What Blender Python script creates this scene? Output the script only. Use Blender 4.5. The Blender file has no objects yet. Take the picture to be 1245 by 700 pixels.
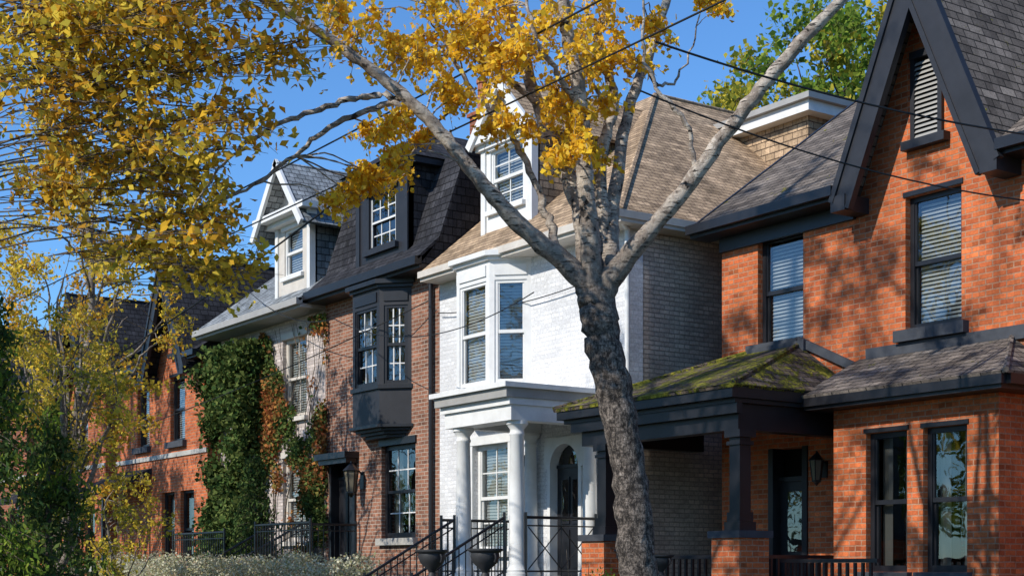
import bpy, math, random
import numpy as np
from mathutils import Vector
rng=np.random.default_rng(11); random.seed(11)
scene=bpy.context.scene
scene.view_settings.view_transform='Standard'
scene.view_settings.look='None'
scene.view_settings.exposure=0

# ------------------------------------------------------------------ materials
MATS={}
def newmat(name):
    m=bpy.data.materials.new(name); m.use_nodes=True
    nt=m.node_tree; nt.nodes.clear()
    out=nt.nodes.new('ShaderNodeOutputMaterial')
    MATS[name]=m
    return m,nt,out
def N(nt,t,**k):
    n=nt.nodes.new(t)
    for a,b in k.items(): setattr(n,a,b)
    return n
def noise(nt,vec,scale,detail=4,rough=.6):
    n=N(nt,'ShaderNodeTexNoise'); n.inputs['Scale'].default_value=scale
    n.inputs['Detail'].default_value=detail; n.inputs['Roughness'].default_value=rough
    nt.links.new(vec,n.inputs['Vector']); return n
def ramp(nt,fac,stops):
    r=N(nt,'ShaderNodeValToRGB'); e=r.color_ramp.elements
    while len(e)<len(stops): e.new(.5)
    for i,(p,c) in enumerate(stops):
        e[i].position=p; e[i].color=(c[0],c[1],c[2],1) if not isinstance(c,(int,float)) else (c,c,c,1)
    nt.links.new(fac,r.inputs[0]); return r
def mix(nt,fac,a,b,mode='MIX'):
    m=N(nt,'ShaderNodeMix',data_type='RGBA',blend_type=mode)
    if isinstance(fac,(int,float)): m.inputs[0].default_value=fac
    else: nt.links.new(fac,m.inputs[0])
    for s,i in ((a,6),(b,7)):
        if isinstance(s,(tuple,list)): m.inputs[i].default_value=(s[0],s[1],s[2],1)
        else: nt.links.new(s,m.inputs[i])
    return m.outputs[2]
def math_(nt,op,a,b=None,c=None):
    n=N(nt,'ShaderNodeMath',operation=op)
    for i,x in enumerate((a,b,c)):
        if x is None: continue
        if isinstance(x,(int,float)): n.inputs[i].default_value=x
        else: nt.links.new(x,n.inputs[i])
    return n.outputs[0]
def bsdf(nt,out,col,rough=.8,height=None,bs=.5,bd=.01,spec=.3,metal=0):
    p=N(nt,'ShaderNodeBsdfPrincipled')
    if isinstance(col,(tuple,list)): p.inputs['Base Color'].default_value=(col[0],col[1],col[2],1)
    else: nt.links.new(col,p.inputs['Base Color'])
    p.inputs['Roughness'].default_value=rough
    p.inputs['Specular IOR Level'].default_value=spec
    p.inputs['Metallic'].default_value=metal
    if height is not None:
        b=N(nt,'ShaderNodeBump'); b.inputs['Strength'].default_value=bs; b.inputs['Distance'].default_value=bd
        nt.links.new(height,b.inputs['Height']); nt.links.new(b.outputs[0],p.inputs['Normal'])
    nt.links.new(p.outputs[0],out.inputs[0]); return p
def geo(nt): return N(nt,'ShaderNodeNewGeometry').outputs['Position']
def uvs(nt): return N(nt,'ShaderNodeTexCoord').outputs['UV']
def cellrand(nt,uv,w,h):
    """random value per brick / shingle of a running-bond layout"""
    sp=N(nt,'ShaderNodeSeparateXYZ'); nt.links.new(uv,sp.inputs[0])
    row=math_(nt,'FLOOR',math_(nt,'DIVIDE',sp.outputs[1],h))
    odd=math_(nt,'MULTIPLY',math_(nt,'FLOORED_MODULO',row,2.0),.5)
    col=math_(nt,'FLOOR',math_(nt,'ADD',math_(nt,'DIVIDE',sp.outputs[0],w),odd))
    cb=N(nt,'ShaderNodeCombineXYZ'); nt.links.new(col,cb.inputs[0]); nt.links.new(row,cb.inputs[1])
    wn=N(nt,'ShaderNodeTexWhiteNoise',noise_dimensions='2D'); nt.links.new(cb.outputs[0],wn.inputs['Vector'])
    return wn.outputs['Value']

def brickmat(name,c1,c2,mortar,w=.215,h=.075,ms=.009,stain=.35,bs=.7,rough=.88,warp=.0035,var=(.55,1.25)):
    m,nt,out=newmat(name)
    uv=uvs(nt); pos=geo(nt)
    wn=noise(nt,pos,6,1)
    sub=N(nt,'ShaderNodeVectorMath',operation='SUBTRACT'); nt.links.new(wn.outputs['Color'],sub.inputs[0]); sub.inputs[1].default_value=(.5,.5,.5)
    sc=N(nt,'ShaderNodeVectorMath',operation='SCALE'); nt.links.new(sub.outputs[0],sc.inputs[0]); sc.inputs['Scale'].default_value=warp*4
    ad=N(nt,'ShaderNodeVectorMath',operation='ADD'); nt.links.new(uv,ad.inputs[0]); nt.links.new(sc.outputs[0],ad.inputs[1])
    b=N(nt,'ShaderNodeTexBrick'); nt.links.new(ad.outputs[0],b.inputs['Vector'])
    b.inputs['Color1'].default_value=(*c1,1); b.inputs['Color2'].default_value=(*c2,1); b.inputs['Mortar'].default_value=(*mortar,1)
    b.inputs['Scale'].default_value=1; b.inputs['Brick Width'].default_value=w; b.inputs['Row Height'].default_value=h
    b.inputs['Mortar Size'].default_value=ms; b.inputs['Mortar Smooth'].default_value=.2
    cr=cellrand(nt,ad.outputs[0],w,h)
    vr=ramp(nt,cr,[(0,var[0]),(.12,.85),(.8,1.0),(1,var[1])])
    bc=mix(nt,1,b.outputs['Color'],vr.outputs[0],'MULTIPLY')
    bc=mix(nt,b.outputs['Fac'],bc,mortar)
    n1=noise(nt,pos,.9,4,.65); r1=ramp(nt,n1.outputs[0],[(.3,1-stain),(.7,1.12)])
    n2=noise(nt,pos,28,2,.7); r2=ramp(nt,n2.outputs[0],[(.3,.78),(.7,1.15)])
    c=mix(nt,1,bc,r1.outputs[0],'MULTIPLY'); c=mix(nt,1,c,r2.outputs[0],'MULTIPLY')
    hh=math_(nt,'MULTIPLY_ADD',n2.outputs[0],.35,math_(nt,'SUBTRACT',1.0,b.outputs['Fac']))
    hh=math_(nt,'MULTIPLY_ADD',cr,.5,hh)
    bsdf(nt,out,c,rough,hh,bs,.009,.25)
    return m
brickmat('red_brick',(.64,.165,.052),(.46,.105,.036),(.42,.23,.14))
brickmat('dark_red_brick',(.40,.11,.05),(.30,.085,.035),(.30,.2,.14))
brickmat('brown_brick',(.37,.165,.10),(.24,.11,.07),(.43,.34,.27))
brickmat('white_painted_brick',(.69,.685,.68),(.67,.665,.66),(.56,.555,.55),stain=.1,bs=.35,var=(.94,1.04))
brickmat('taupe_painted_brick',(.62,.51,.41),(.52,.43,.35),(.34,.29,.24),stain=.25,bs=1.3,var=(.8,1.15))
brickmat('cream_painted_brick',(.60,.52,.47),(.52,.44,.40),(.42,.36,.32),stain=.3)

def shinglemat(name,c1,c2,gap,w=.24,h=.13,ms=.009,moss=None,stain=.35):
    m,nt,out=newmat(name); uv=uvs(nt); pos=geo(nt)
    b=N(nt,'ShaderNodeTexBrick'); nt.links.new(uv,b.inputs['Vector'])
    b.inputs['Color1'].default_value=(*c1,1); b.inputs['Color2'].default_value=(*c2,1); b.inputs['Mortar'].default_value=(*gap,1)
    b.inputs['Scale'].default_value=1; b.inputs['Brick Width'].default_value=w; b.inputs['Row Height'].default_value=h
    b.inputs['Mortar Size'].default_value=ms; b.inputs['Mortar Smooth'].default_value=.1
    cr=cellrand(nt,uv,w,h); vr=ramp(nt,cr,[(0,.62),(.2,.85),(.75,1.05),(1,1.4)])
    n1=noise(nt,pos,1.1,4,.65); r1=ramp(nt,n1.outputs[0],[(.3,1-stain),(.7,1.2)])
    n2=noise(nt,pos,45,2,.7); r2=ramp(nt,n2.outputs[0],[(.3,.65),(.7,1.3)])
    c=mix(nt,1,b.outputs['Color'],vr.outputs[0],'MULTIPLY')
    c=mix(nt,1,c,r1.outputs[0],'MULTIPLY'); c=mix(nt,1,c,r2.outputs[0],'MULTIPLY')
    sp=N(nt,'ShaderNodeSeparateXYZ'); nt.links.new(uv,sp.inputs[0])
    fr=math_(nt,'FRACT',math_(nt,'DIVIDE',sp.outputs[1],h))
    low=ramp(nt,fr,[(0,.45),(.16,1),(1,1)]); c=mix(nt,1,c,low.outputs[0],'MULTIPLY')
    h2=math_(nt,'SUBTRACT',math_(nt,'SUBTRACT',1.2,fr),b.outputs['Fac'])
    h2=math_(nt,'MULTIPLY_ADD',cr,.5,h2)
    if moss:
        n3=noise(nt,pos,2.2,5,.7); n3b=noise(nt,pos,16,3,.7)
        mm=math_(nt,'MULTIPLY_ADD',n3b.outputs[0],.6,n3.outputs[0])
        r3=ramp(nt,mm,[(moss,0),(moss+.07,1)])
        n4=noise(nt,pos,9,3,.7); r4=ramp(nt,n4.outputs[0],[(.32,(.05,.06,.012)),(.5,(.15,.15,.02)),(.68,(.36,.31,.04))])
        c=mix(nt,r3.outputs[0],c,r4.outputs[0])
        h2=math_(nt,'MULTIPLY_ADD',math_(nt,'MULTIPLY',r3.outputs[0],n3b.outputs[0]),2.5,h2)
    bsdf(nt,out,c,.92,h2,.9,.02,.15)
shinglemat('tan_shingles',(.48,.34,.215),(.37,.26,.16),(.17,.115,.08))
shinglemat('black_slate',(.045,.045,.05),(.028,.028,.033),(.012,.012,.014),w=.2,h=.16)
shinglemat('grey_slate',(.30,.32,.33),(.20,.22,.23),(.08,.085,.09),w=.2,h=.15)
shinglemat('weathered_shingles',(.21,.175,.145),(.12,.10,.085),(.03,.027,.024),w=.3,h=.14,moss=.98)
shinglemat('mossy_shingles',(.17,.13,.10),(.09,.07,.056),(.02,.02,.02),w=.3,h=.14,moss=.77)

def paint(name,col,rough=.55,var=.15,spec=.35,metal=0,bs=.15):
    m,nt,out=newmat(name); pos=geo(nt)
    n=noise(nt,pos,3,5,.7); r=ramp(nt,n.outputs[0],[(.3,1-var),(.7,1+var*.4)])
    c=mix(nt,1,col,r.outputs[0],'MULTIPLY')
    n2=noise(nt,pos,40,2)
    bsdf(nt,out,c,rough,n2.outputs[0],bs,.003,spec,metal)
paint('white_paint',(.70,.695,.67),.5,.14)
paint('cream_paint',(.58,.53,.46),.55,.18)
paint('grey_paint',(.33,.32,.30),.55,.15)
paint('black_paint',(.014,.014,.017),.38,.3,.45)
paint('charcoal_paint',(.022,.023,.028),.5,.3,.35)
paint('dark_stone',(.055,.06,.07),.8,.35)
paint('pale_stone',(.42,.40,.36),.85,.3)
paint('wrought_iron',(.012,.012,.013),.35,.2,.5)
paint('cast_iron',(.03,.03,.032),.6,.3,.4)
paint('terracotta',(.38,.13,.07),.8,.3)
paint('concrete',(.34,.33,.31),.9,.25,.2)
paint('asphalt',(.05,.05,.052),.9,.3,.2)
paint('road_paint',(.7,.7,.66),.7,.3)
paint('soil',(.06,.045,.03),.95,.4,.1)
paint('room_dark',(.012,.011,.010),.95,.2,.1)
paint('blind_slat',(.74,.73,.70),.6,.08)
paint('curtain',(.36,.34,.31),.9,.15,.1)
paint('cable_black',(.010,.010,.010),.6,.1)
paint('lantern_glass',(.16,.14,.10),.15,.1,.6)

def grassmat():
    m,nt,out=newmat('grass'); pos=geo(nt)
    n=noise(nt,pos,1.5,6,.7); n2=noise(nt,pos,60,4,.8)
    r=ramp(nt,n.outputs[0],[(.3,(.035,.06,.015)),(.55,(.07,.10,.025)),(.75,(.14,.12,.03))])
    r2=ramp(nt,n2.outputs[0],[(.3,.5),(.7,1.3)])
    c=mix(nt,1,r.outputs[0],r2.outputs[0],'MULTIPLY')
    bsdf(nt,out,c,.95,n2.outputs[0],1,.04,.1)
grassmat()

def glassmat():
    m,nt,out=newmat('window_glass'); pos=geo(nt)
    n=noise(nt,pos,2.2,1,.5)
    b=N(nt,'ShaderNodeBump'); b.inputs['Strength'].default_value=.25; b.inputs['Distance'].default_value=.02
    nt.links.new(n.outputs[0],b.inputs['Height'])
    g=N(nt,'ShaderNodeBsdfGlossy'); g.inputs['Roughness'].default_value=.015; g.inputs['Color'].default_value=(.95,.97,1,1)
    nt.links.new(b.outputs[0],g.inputs['Normal'])
    t=N(nt,'ShaderNodeBsdfTransparent'); t.inputs['Color'].default_value=(.82,.86,.86,1)
    f=N(nt,'ShaderNodeFresnel'); f.inputs['IOR'].default_value=1.7
    a=math_(nt,'ADD',f.outputs[0],.05)
    mx=N(nt,'ShaderNodeMixShader'); nt.links.new(a,mx.inputs[0]); nt.links.new(t.outputs[0],mx.inputs[1]); nt.links.new(g.outputs[0],mx.inputs[2])
    nt.links.new(mx.outputs[0],out.inputs[0])
glassmat()

def leafmat(name,cols,trans=.45):
    m,nt,out=newmat(name)
    g=N(nt,'ShaderNodeNewGeometry')
    st=[(i/(len(cols)-1),c) for i,c in enumerate(cols)]
    r=ramp(nt,g.outputs['Random Per Island'],st)
    c=r.outputs[0]
    p=N(nt,'ShaderNodeBsdfDiffuse'); nt.links.new(c,p.inputs['Color'])
    t=N(nt,'ShaderNodeBsdfTranslucent'); nt.links.new(c,t.inputs['Color'])
    mx=N(nt,'ShaderNodeMixShader'); mx.inputs[0].default_value=trans
    nt.links.new(p.outputs[0],mx.inputs[1]); nt.links.new(t.outputs[0],mx.inputs[2])
    nt.links.new(mx.outputs[0],out.inputs[0])
leafmat('leaf_yellow',[(.92,.56,.04),(.98,.70,.06),(.80,.42,.03),(.94,.72,.12)])
leafmat('leaf_ochre',[(.78,.40,.04),(.90,.54,.05),(.52,.26,.04),(.68,.52,.08),(.36,.32,.05)])
leafmat('leaf_olive',[(.24,.27,.045),(.48,.42,.06),(.68,.52,.06),(.17,.21,.04)])
leafmat('leaf_gold',[(.84,.57,.06),(.62,.45,.06),(.92,.68,.09),(.44,.41,.06)])
leafmat('leaf_green',[(.10,.19,.03),(.20,.30,.045),(.33,.40,.06),(.08,.13,.03)])
leafmat('leaf_conifer',[(.04,.085,.03),(.08,.135,.04),(.14,.18,.05),(.035,.06,.025)],.25)
leafmat('leaf_ivy',[(.04,.08,.025),(.08,.13,.035),(.15,.18,.05),(.03,.05,.02)],.2)
leafmat('leaf_ivy_red',[(.38,.10,.05),(.48,.22,.06),(.25,.10,.05),(.28,.25,.07)],.3)
leafmat('leaf_hedge',[(.46,.45,.26),(.74,.71,.56),(.30,.31,.13),(.50,.36,.26)],.3)

def barkmat(name,pale,mid,dark,z0,z1):
    m,nt,out=newmat(name); pos=geo(nt)
    mp=N(nt,'ShaderNodeMapping'); mp.inputs['Scale'].default_value=(7,7,42); nt.links.new(pos,mp.inputs[0])
    mp2=N(nt,'ShaderNodeMapping'); mp2.inputs['Scale'].default_value=(1,1,.6); nt.links.new(pos,mp2.inputs[0])
    n1=noise(nt,mp.outputs[0],1.0,3,.7)
    n2=noise(nt,mp2.outputs[0],17,7,.85)
    n3=noise(nt,pos,7,5,.7)
    n5=noise(nt,mp2.outputs[0],50,4,.8)
    len_=ramp(nt,n1.outputs[0],[(.40,0),(.47,1)])
    up=mix(nt,len_.outputs[0],dark,pale)
    up=mix(nt,ramp(nt,n3.outputs[0],[(.44,0),(.56,1)]).outputs[0],up,mid)
    up=mix(nt,ramp(nt,n3.outputs[0],[(.60,0),(.64,1)]).outputs[0],up,dark)
    lo=ramp(nt,n2.outputs[0],[(.44,dark),(.52,[c*.7 for c in mid]),(.60,mid),(.70,pale)])
    fl=ramp(nt,n5.outputs[0],[(.40,.3),(.56,1.1)])
    lo=mix(nt,1,lo.outputs[0],fl.outputs[0],'MULTIPLY')
    lo=mix(nt,math_(nt,'MULTIPLY',ramp(nt,n1.outputs[0],[(.38,1),(.46,0)]).outputs[0],.7),lo,dark)
    sp=N(nt,'ShaderNodeSeparateXYZ'); nt.links.new(pos,sp.inputs[0])
    mr=N(nt,'ShaderNodeMapRange'); nt.links.new(math_(nt,'MULTIPLY_ADD',n3.outputs[0],1.6,sp.outputs[2]),mr.inputs[0]); mr.inputs[1].default_value=z0; mr.inputs[2].default_value=z1
    c=mix(nt,mr.outputs[0],lo,up)
    h=math_(nt,'MULTIPLY_ADD',n5.outputs[0],.4,n2.outputs[0])
    bsdf(nt,out,c,.85,h,.8,.035,.2)
barkmat('birch_bark',(.62,.54,.45),(.30,.245,.20),(.04,.033,.028),4.6,5.9)
barkmat('brown_bark',(.20,.16,.12),(.11,.085,.065),(.035,.028,.022),-2,-1)
barkmat('grey_bark',(.30,.26,.22),(.17,.14,.115),(.05,.042,.035),-2,-1)

# ------------------------------------------------------------------ mesh helpers
class Frame:
    def __init__(s,o,S,Nn=None):
        s.o=Vector(o); s.S=Vector(S).normalized(); s.N=Vector(Nn) if Nn else Vector((-s.S.y,s.S.x,0))
    def __call__(s,a,d,z): return s.o+s.S*a+s.N*d+Vector((0,0,z))
def FY(y): return Frame((0,y,0),(1,0,0))
def FX(x): return Frame((x,0,0),(0,1,0))
W=FY(0)
def seg(a,b): return Frame((a[0],a[1],0),(b[0]-a[0],b[1]-a[1],0)), math.hypot(b[0]-a[0],b[1]-a[1])

class Part:
    def __init__(s,name,mat,parent,smooth=False): s.name=name;s.mat=mat;s.parent=parent;s.v=[];s.f=[];s.smooth=smooth
    def poly(s,pts):
        i=len(s.v); s.v+=[tuple(p) for p in pts]; s.f.append(tuple(range(i,i+len(pts))))
    def box(s,F,a0,a1,d0,d1,z0,z1):
        P=[F(a,d,z) for z in (z0,z1) for d in (d0,d1) for a in (a0,a1)]
        i=len(s.v); s.v+=[tuple(p) for p in P]
        for q in ((0,1,5,4),(1,3,7,5),(3,2,6,7),(2,0,4,6),(4,5,7,6),(0,2,3,1)): s.f.append(tuple(i+k for k in q))
    def prism(s,out,z0,z1):
        n=len(out); i=len(s.v)
        s.v+=[(p[0],p[1],z0) for p in out]+[(p[0],p[1],z1) for p in out]
        for k in range(n): s.f.append((i+k,i+(k+1)%n,i+n+(k+1)%n,i+n+k))
        s.f.append(tuple(i+n+k for k in range(n))); s.f.append(tuple(i+k for k in reversed(range(n))))
    def slab(s,pts,th):
        P=[Vector(p) for p in pts]; n=(P[1]-P[0]).cross(P[2]-P[0]).normalized()
        if n.z<0: n=-n
        Q=[p-n*th for p in P]; s.poly(P); s.poly(Q[::-1])
        for k in range(len(P)):
            j=(k+1)%len(P); s.poly([P[k],Q[k],Q[j],P[j]])
    def lathe(s,c,prof,n=20):
        i=len(s.v)
        for r,z in prof:
            for k in range(n):
                a=2*math.pi*k/n; s.v.append((c[0]+r*math.cos(a),c[1]+r*math.sin(a),z))
        for j in range(len(prof)-1):
            for k in range(n):
                a=i+j*n+k; b=i+j*n+(k+1)%n; s.f.append((a,b,b+n,a+n))
        s.f.append(tuple(i+k for k in reversed(range(n)))); s.f.append(tuple(i+(len(prof)-1)*n+k for k in range(n)))
    def bar(s,a,b,r,n=6):
        a=Vector(a);b=Vector(b);d=(b-a).normalized()
        u=d.cross(Vector((0,0,1)) if abs(d.z)<.9 else Vector((1,0,0))).normalized(); w=d.cross(u); i=len(s.v)
        for p in (a,b):
            for k in range(n):
                t=2*math.pi*(k+.5)/n; s.v.append(tuple(p+u*r*math.cos(t)+w*r*math.sin(t)))
        for k in range(n): s.f.append((i+k,i+(k+1)%n,i+n+(k+1)%n,i+n+k))
        s.f.append(tuple(i+k for k in reversed(range(n)))); s.f.append(tuple(i+n+k for k in range(n)))
    def wall(s,F,a0,a1,z0,z1,th,ops=()):
        A=sorted({a0,a1,*[o[0] for o in ops],*[o[1] for o in ops]}); Z=sorted({z0,z1,*[o[2] for o in ops],*[o[3] for o in ops]})
        na,nz=len(A)-1,len(Z)-1
        def solid(i,j):
            if i<0 or j<0 or i>=na or j>=nz: return False
            a=(A[i]+A[i+1])/2; z=(Z[j]+Z[j+1])/2
            return not any(o[0]<a<o[1] and o[2]<z<o[3] for o in ops)
        for i in range(na):
            for j in range(nz):
                if not solid(i,j): continue
                x0,x1,y0,y1=A[i],A[i+1],Z[j],Z[j+1]
                s.poly([F(x0,0,y0),F(x1,0,y0),F(x1,0,y1),F(x0,0,y1)])
                s.poly([F(x1,th,y0),F(x0,th,y0),F(x0,th,y1),F(x1,th,y1)])
                if not solid(i-1,j): s.poly([F(x0,0,y0),F(x0,0,y1),F(x0,th,y1),F(x0,th,y0)])
                if not solid(i+1,j): s.poly([F(x1,0,y0),F(x1,th,y0),F(x1,th,y1),F(x1,0,y1)])
                if not solid(i,j-1): s.poly([F(x0,0,y0),F(x0,th,y0),F(x1,th,y0),F(x1,0,y0)])
                if not solid(i,j+1): s.poly([F(x0,0,y1),F(x1,0,y1),F(x1,th,y1),F(x0,th,y1)])
    def build(s):
        if not s.f: return
        me=bpy.data.meshes.new(s.name); me.from_pydata(s.v,[],s.f); me.update()
        uvl=me.uv_layers.new(name='UVMap')
        for p in me.polygons:
            n=p.normal
            if abs(n.z)>.99: t=Vector((1,0,0)); b=Vector((0,1,0))
            else:
                t=Vector((-n.y,n.x,0)).normalized()
                if t.x+t.y*1.01<0: t=-t
                b=n.cross(t).normalized()
                if b.z<0: b=-b
            for li in p.loop_indices:
                co=me.vertices[me.loops[li].vertex_index].co
                uvl.data[li].uv=(co.dot(t)+200,co.dot(b)+200)
            if s.smooth: p.use_smooth=True
        me.materials.append(MATS[s.mat])
        o=bpy.data.objects.new(s.name,me); scene.collection.objects.link(o); o.parent=s.parent
        if s.smooth:
            md=o.modifiers.new('es','EDGE_SPLIT'); md.split_angle=math.radians(40)
ALL=[]
class Obj:
    def __init__(s,name):
        s.e=bpy.data.objects.new(name,None); scene.collection.objects.link(s.e); s.e.empty_display_size=.2; s.parts={}; ALL.append(s)
    def p(s,name,mat,smooth=False):
        k=(name,mat)
        if k not in s.parts: s.parts[k]=Part(name,mat,s.e,smooth)
        return s.parts[k]
def single(name,mat,smooth=False):
    p=Part(name,mat,None,smooth)
    class X: parts={0:p}
    ALL.append(X); return p

def window(H,F,s0,s1,z0,z1,fr='white_paint',rec=.09,fw=.06,cols=1,rows=1,sash=True,cover='blinds',nm='window',mun=None,closed=.041):
    p=H.p(nm+'_frames',fr); g=H.p(nm+'_glass','window_glass'); rm=H.p('rooms','room_dark')
    mp=H.p(nm+'_muntins',mun) if mun else p
    p.box(F,s0,s0+fw,rec,rec+.1,z0,z1); p.box(F,s1-fw,s1,rec,rec+.1,z0,z1)
    p.box(F,s0+fw,s1-fw,rec+.002,rec+.1,z0,z0+fw*1.2); p.box(F,s0+fw,s1-fw,rec+.002,rec+.1,z1-fw,z1)
    zm=(z0+z1)/2
    if sash:
        p.box(F,s0+fw,s1-fw,rec+.012,rec+.09,zm-.03,zm+.03)
        parts=[(z0+fw*1.2,zm-.03,.065),(zm+.03,z1-fw,.035)]
    else: parts=[(z0+fw*1.2,z1-fw,.05)]
    for a,b,d in parts:
        g.poly([F(s0+fw,rec+d,a),F(s1-fw,rec+d,a),F(s1-fw,rec+d,b),F(s0+fw,rec+d,b)])
        st=.028
        if sash:
            p.box(F,s0+fw,s0+fw+st,rec+d-.02,rec+d+.02,a,b); p.box(F,s1-fw-st,s1-fw,rec+d-.02,rec+d+.02,a,b)
        for k in range(1,cols):
            c=s0+fw+(s1-s0-2*fw)*k/cols; mp.box(F,c-.012,c+.012,rec+d-.012,rec+d+.012,a,b)
        for k in range(1,rows):
            c=a+(b-a)*k/rows; mp.box(F,s0+fw+.03,s1-fw-.03,rec+d-.010,rec+d+.010,c-.012,c+.012)
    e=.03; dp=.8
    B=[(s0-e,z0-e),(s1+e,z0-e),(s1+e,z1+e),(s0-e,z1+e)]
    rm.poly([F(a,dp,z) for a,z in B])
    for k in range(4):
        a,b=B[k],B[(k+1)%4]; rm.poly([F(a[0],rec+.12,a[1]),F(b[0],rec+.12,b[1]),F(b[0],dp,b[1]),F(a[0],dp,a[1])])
    if cover=='blinds' or cover=='half':
        q=H.p('blinds','blind_slat'); zb=z0+fw if cover=='blinds' else zm-.1
        z=z1-fw-.03
        while z>zb:
            q.poly([F(s0+fw+.01,rec+.125,z-closed),F(s1-fw-.01,rec+.125,z-closed),F(s1-fw-.01,rec+.140,z),F(s0+fw+.01,rec+.140,z)])
            z-=.056
    elif cover=='curtains':
        q=H.p('curtains','curtain')
        w=(s1-s0-2*fw); n=10
        for x0,sg in ((s0+fw,1),(s1-fw,-1)):
            for k in range(n):
                a=x0+sg*w*.30*k/n; b=x0+sg*w*.30*(k+1)/n
                d0=rec+.17+.03*(k%2); d1=rec+.17+.03*((k+1)%2)
                q.poly([F(a,d0,z0+.03),F(b,d1,z0+.03),F(b,d1,z1-.03),F(a,d0,z1-.03)])

def sill(H,F,s0,s1,z,mat,d=.1,h=.1,ov=.08):
    H.p('sills',mat).box(F,s0-ov,s1+ov,-d,.11,z-h,z-.002)
def lintel(H,F,s0,s1,z,mat,h=.14,ov=.06):
    H.p('lintels',mat).box(F,s0-ov,s1+ov,-.03,.08,z+.002,z+h)

def dormer(H,x0,x1,yf,z0,ze,za,yb,wall,front,roof,trim,win,ov=.2,cols=1,rows=1):
    F=FY(yf); xc=(x0+x1)/2
    H.p('dormer_front',front).wall(F,x0,x1,z0,ze,.15,[win])
    H.p('dormer_front',front).poly([F(x0,0,ze),F(x1,0,ze),F(xc,0,za-.12)])
    for x in (x0,x1):
        H.p('dormer_sides',wall).poly([(x,yf+.002,z0),(x,yb,z0),(x,yb,ze),(x,yf+.002,ze)])
    r=H.p('dormer_roof',roof); k=(za-ze)/((x1-x0)/2)
    for sg in (-1,1):
        xe=xc+sg*((x1-x0)/2+ov); zz=ze-k*ov
        r.slab([(xc,yf-ov,za),(xe,yf-ov,zz),(xe,yb,zz),(xc,yb,za)],.06)
        t=H.p('dormer_trim',trim)
        t.slab([(xc,yf-ov-.05,za+.03),(xe+sg*.03,yf-ov-.05,zz+.02),(xe+sg*.03,yf-ov+.02,zz+.02),(xc,yf-ov+.02,za+.03)],.16)
    t=H.p('dormer_trim',trim); t.box(F,x0-ov,x1+ov,-ov,.02,ze-.2,ze-.06); t.box(F,x0-ov*.6,x1+ov*.6,-ov*.5,.02,ze-.3,ze-.202)
    t.box(F,x0-.02,x0+.12,-.04,.1,z0,ze-.302); t.box(F,x1-.12,x1+.02,-.04,.1,z0,ze-.302)
    t.box(F,win[0]-.08,win[1]+.08,-.08,.1,win[2]-.09,win[2]-.003)
    t.box(F,win[0]-.09,win[1]+.09,-.05,.02,win[3]+.003,win[3]+.1)
    window(H,F,*win,fr='white_paint',rec=.03,fw=.05,cols=cols,rows=rows,cover='blinds')

def bay(H,xs,y0,k,z0,zw0,zw1,zt,body,frame,corn,cols=1,rows=1,cover='blinds',mun=None,closed=.041):
    a,b,c,d=xs
    pts=[(a,y0+.01),(b,y0-k),(c,y0-k),(d,y0+.01)]
    for i in range(3):
        F,L=seg(pts[i],pts[i+1])
        w=.09 if i!=1 else .1
        H.p('bay_walls',body).wall(F,0,L,z0,zt,.1,[(w,L-w,zw0,zw1)])
        window(H,F,w,L-w,zw0,zw1,fr=frame,rec=.02,fw=.055,cols=cols,rows=rows,cover=cover,nm='bay_window',mun=mun,closed=closed)
        H.p('bay_trim',corn).box(F,-.02,L+.02,-.05,-.002,zw0-.1,zw0-.02)
        if L>.4: H.p('bay_trim',corn).box(F,w,L-w,-.025,-.002,zw1+.08,zt-.08)
    def outl(e): return [(a-e,y0-.01),(a-e*.3,y0-e*.6),(b-e*.5,y0-k-e),(c+e*.5,y0-k-e),(d+e,y0-e*.3),(d+e,y0-.01)]
    t=H.p('bay_cornice',corn)
    t.prism(outl(.06),zt,zt+.06); t.prism(outl(.14),zt+.062,zt+.15)
    t.prism(outl(.07),z0-.06,z0-.002)
    t2=H.p('bay_walls',body)
    for j in range(3):
        f=.05+.09*j
        t2.prism([(a+f,y0-.01),(b+f*.5,y0-k+f),(c-f*.5,y0-k+f),(d-f,y0-.01)],z0-.12-.06*j,z0-.062-.06*j)

def railing(P,a,b,za,zb,h=.95,sp=.115,r=.010):
    a=Vector(a);b=Vector(b);L=(b-a).length
    A=Vector((a.x,a.y,za));B=Vector((b.x,b.y,zb)); up=Vector((0,0,1))
    P.bar(A+up*h,B+up*h,.024); P.bar(A+up*.1,B+up*.1,.014); P.bar(A+up*(h-.13),B+up*(h-.13),.012)
    n=max(2,int(L/sp))
    for k in range(n+1):
        q=A.lerp(B,k/n); rr=.024 if k in (0,n) else r
        P.bar(q,q+up*(h+(.08 if k in (0,n) else 0)),rr)

# ------------------------------------------------------------------ WHITE HOUSE
H=Obj('white_painted_house')
F=FY(15.0); X0,X1=-24.1,-18.4
gw=(-22.9,-21.75,1.9,3.85); door=(-20.55,-19.6,1.45,3.75)
H.p('front_wall','white_painted_brick').wall(F,X0,X1,.7,7.05,.3,[gw,door])
H.p('side_wall','taupe_painted_brick').wall(FX(X1-.001),15.002,27,.7,7.05,.3,[])
H.p('back_wall','taupe_painted_brick').wall(FY(27),X0,X1,.7,7.05,.2,[])
window(H,F,*gw,cols=2,rows=2,cover='blinds',fw=.08,closed=.046); sill(H,F,gw[0],gw[1],gw[2],'white_paint')
H.p('window_trim','white_paint').box(F,gw[0]-.12,gw[1]+.12,-.05,-.002,gw[3]+.0,gw[3]+.16)
H.p('window_trim','white_paint').box(F,gw[0]-.12,gw[0]-.002,-.04,-.002,gw[2],gw[3]-.002); H.p('window_trim','white_paint').box(F,gw[1]+.002,gw[1]+.12,-.04,-.002,gw[2],gw[3]-.002)
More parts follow.
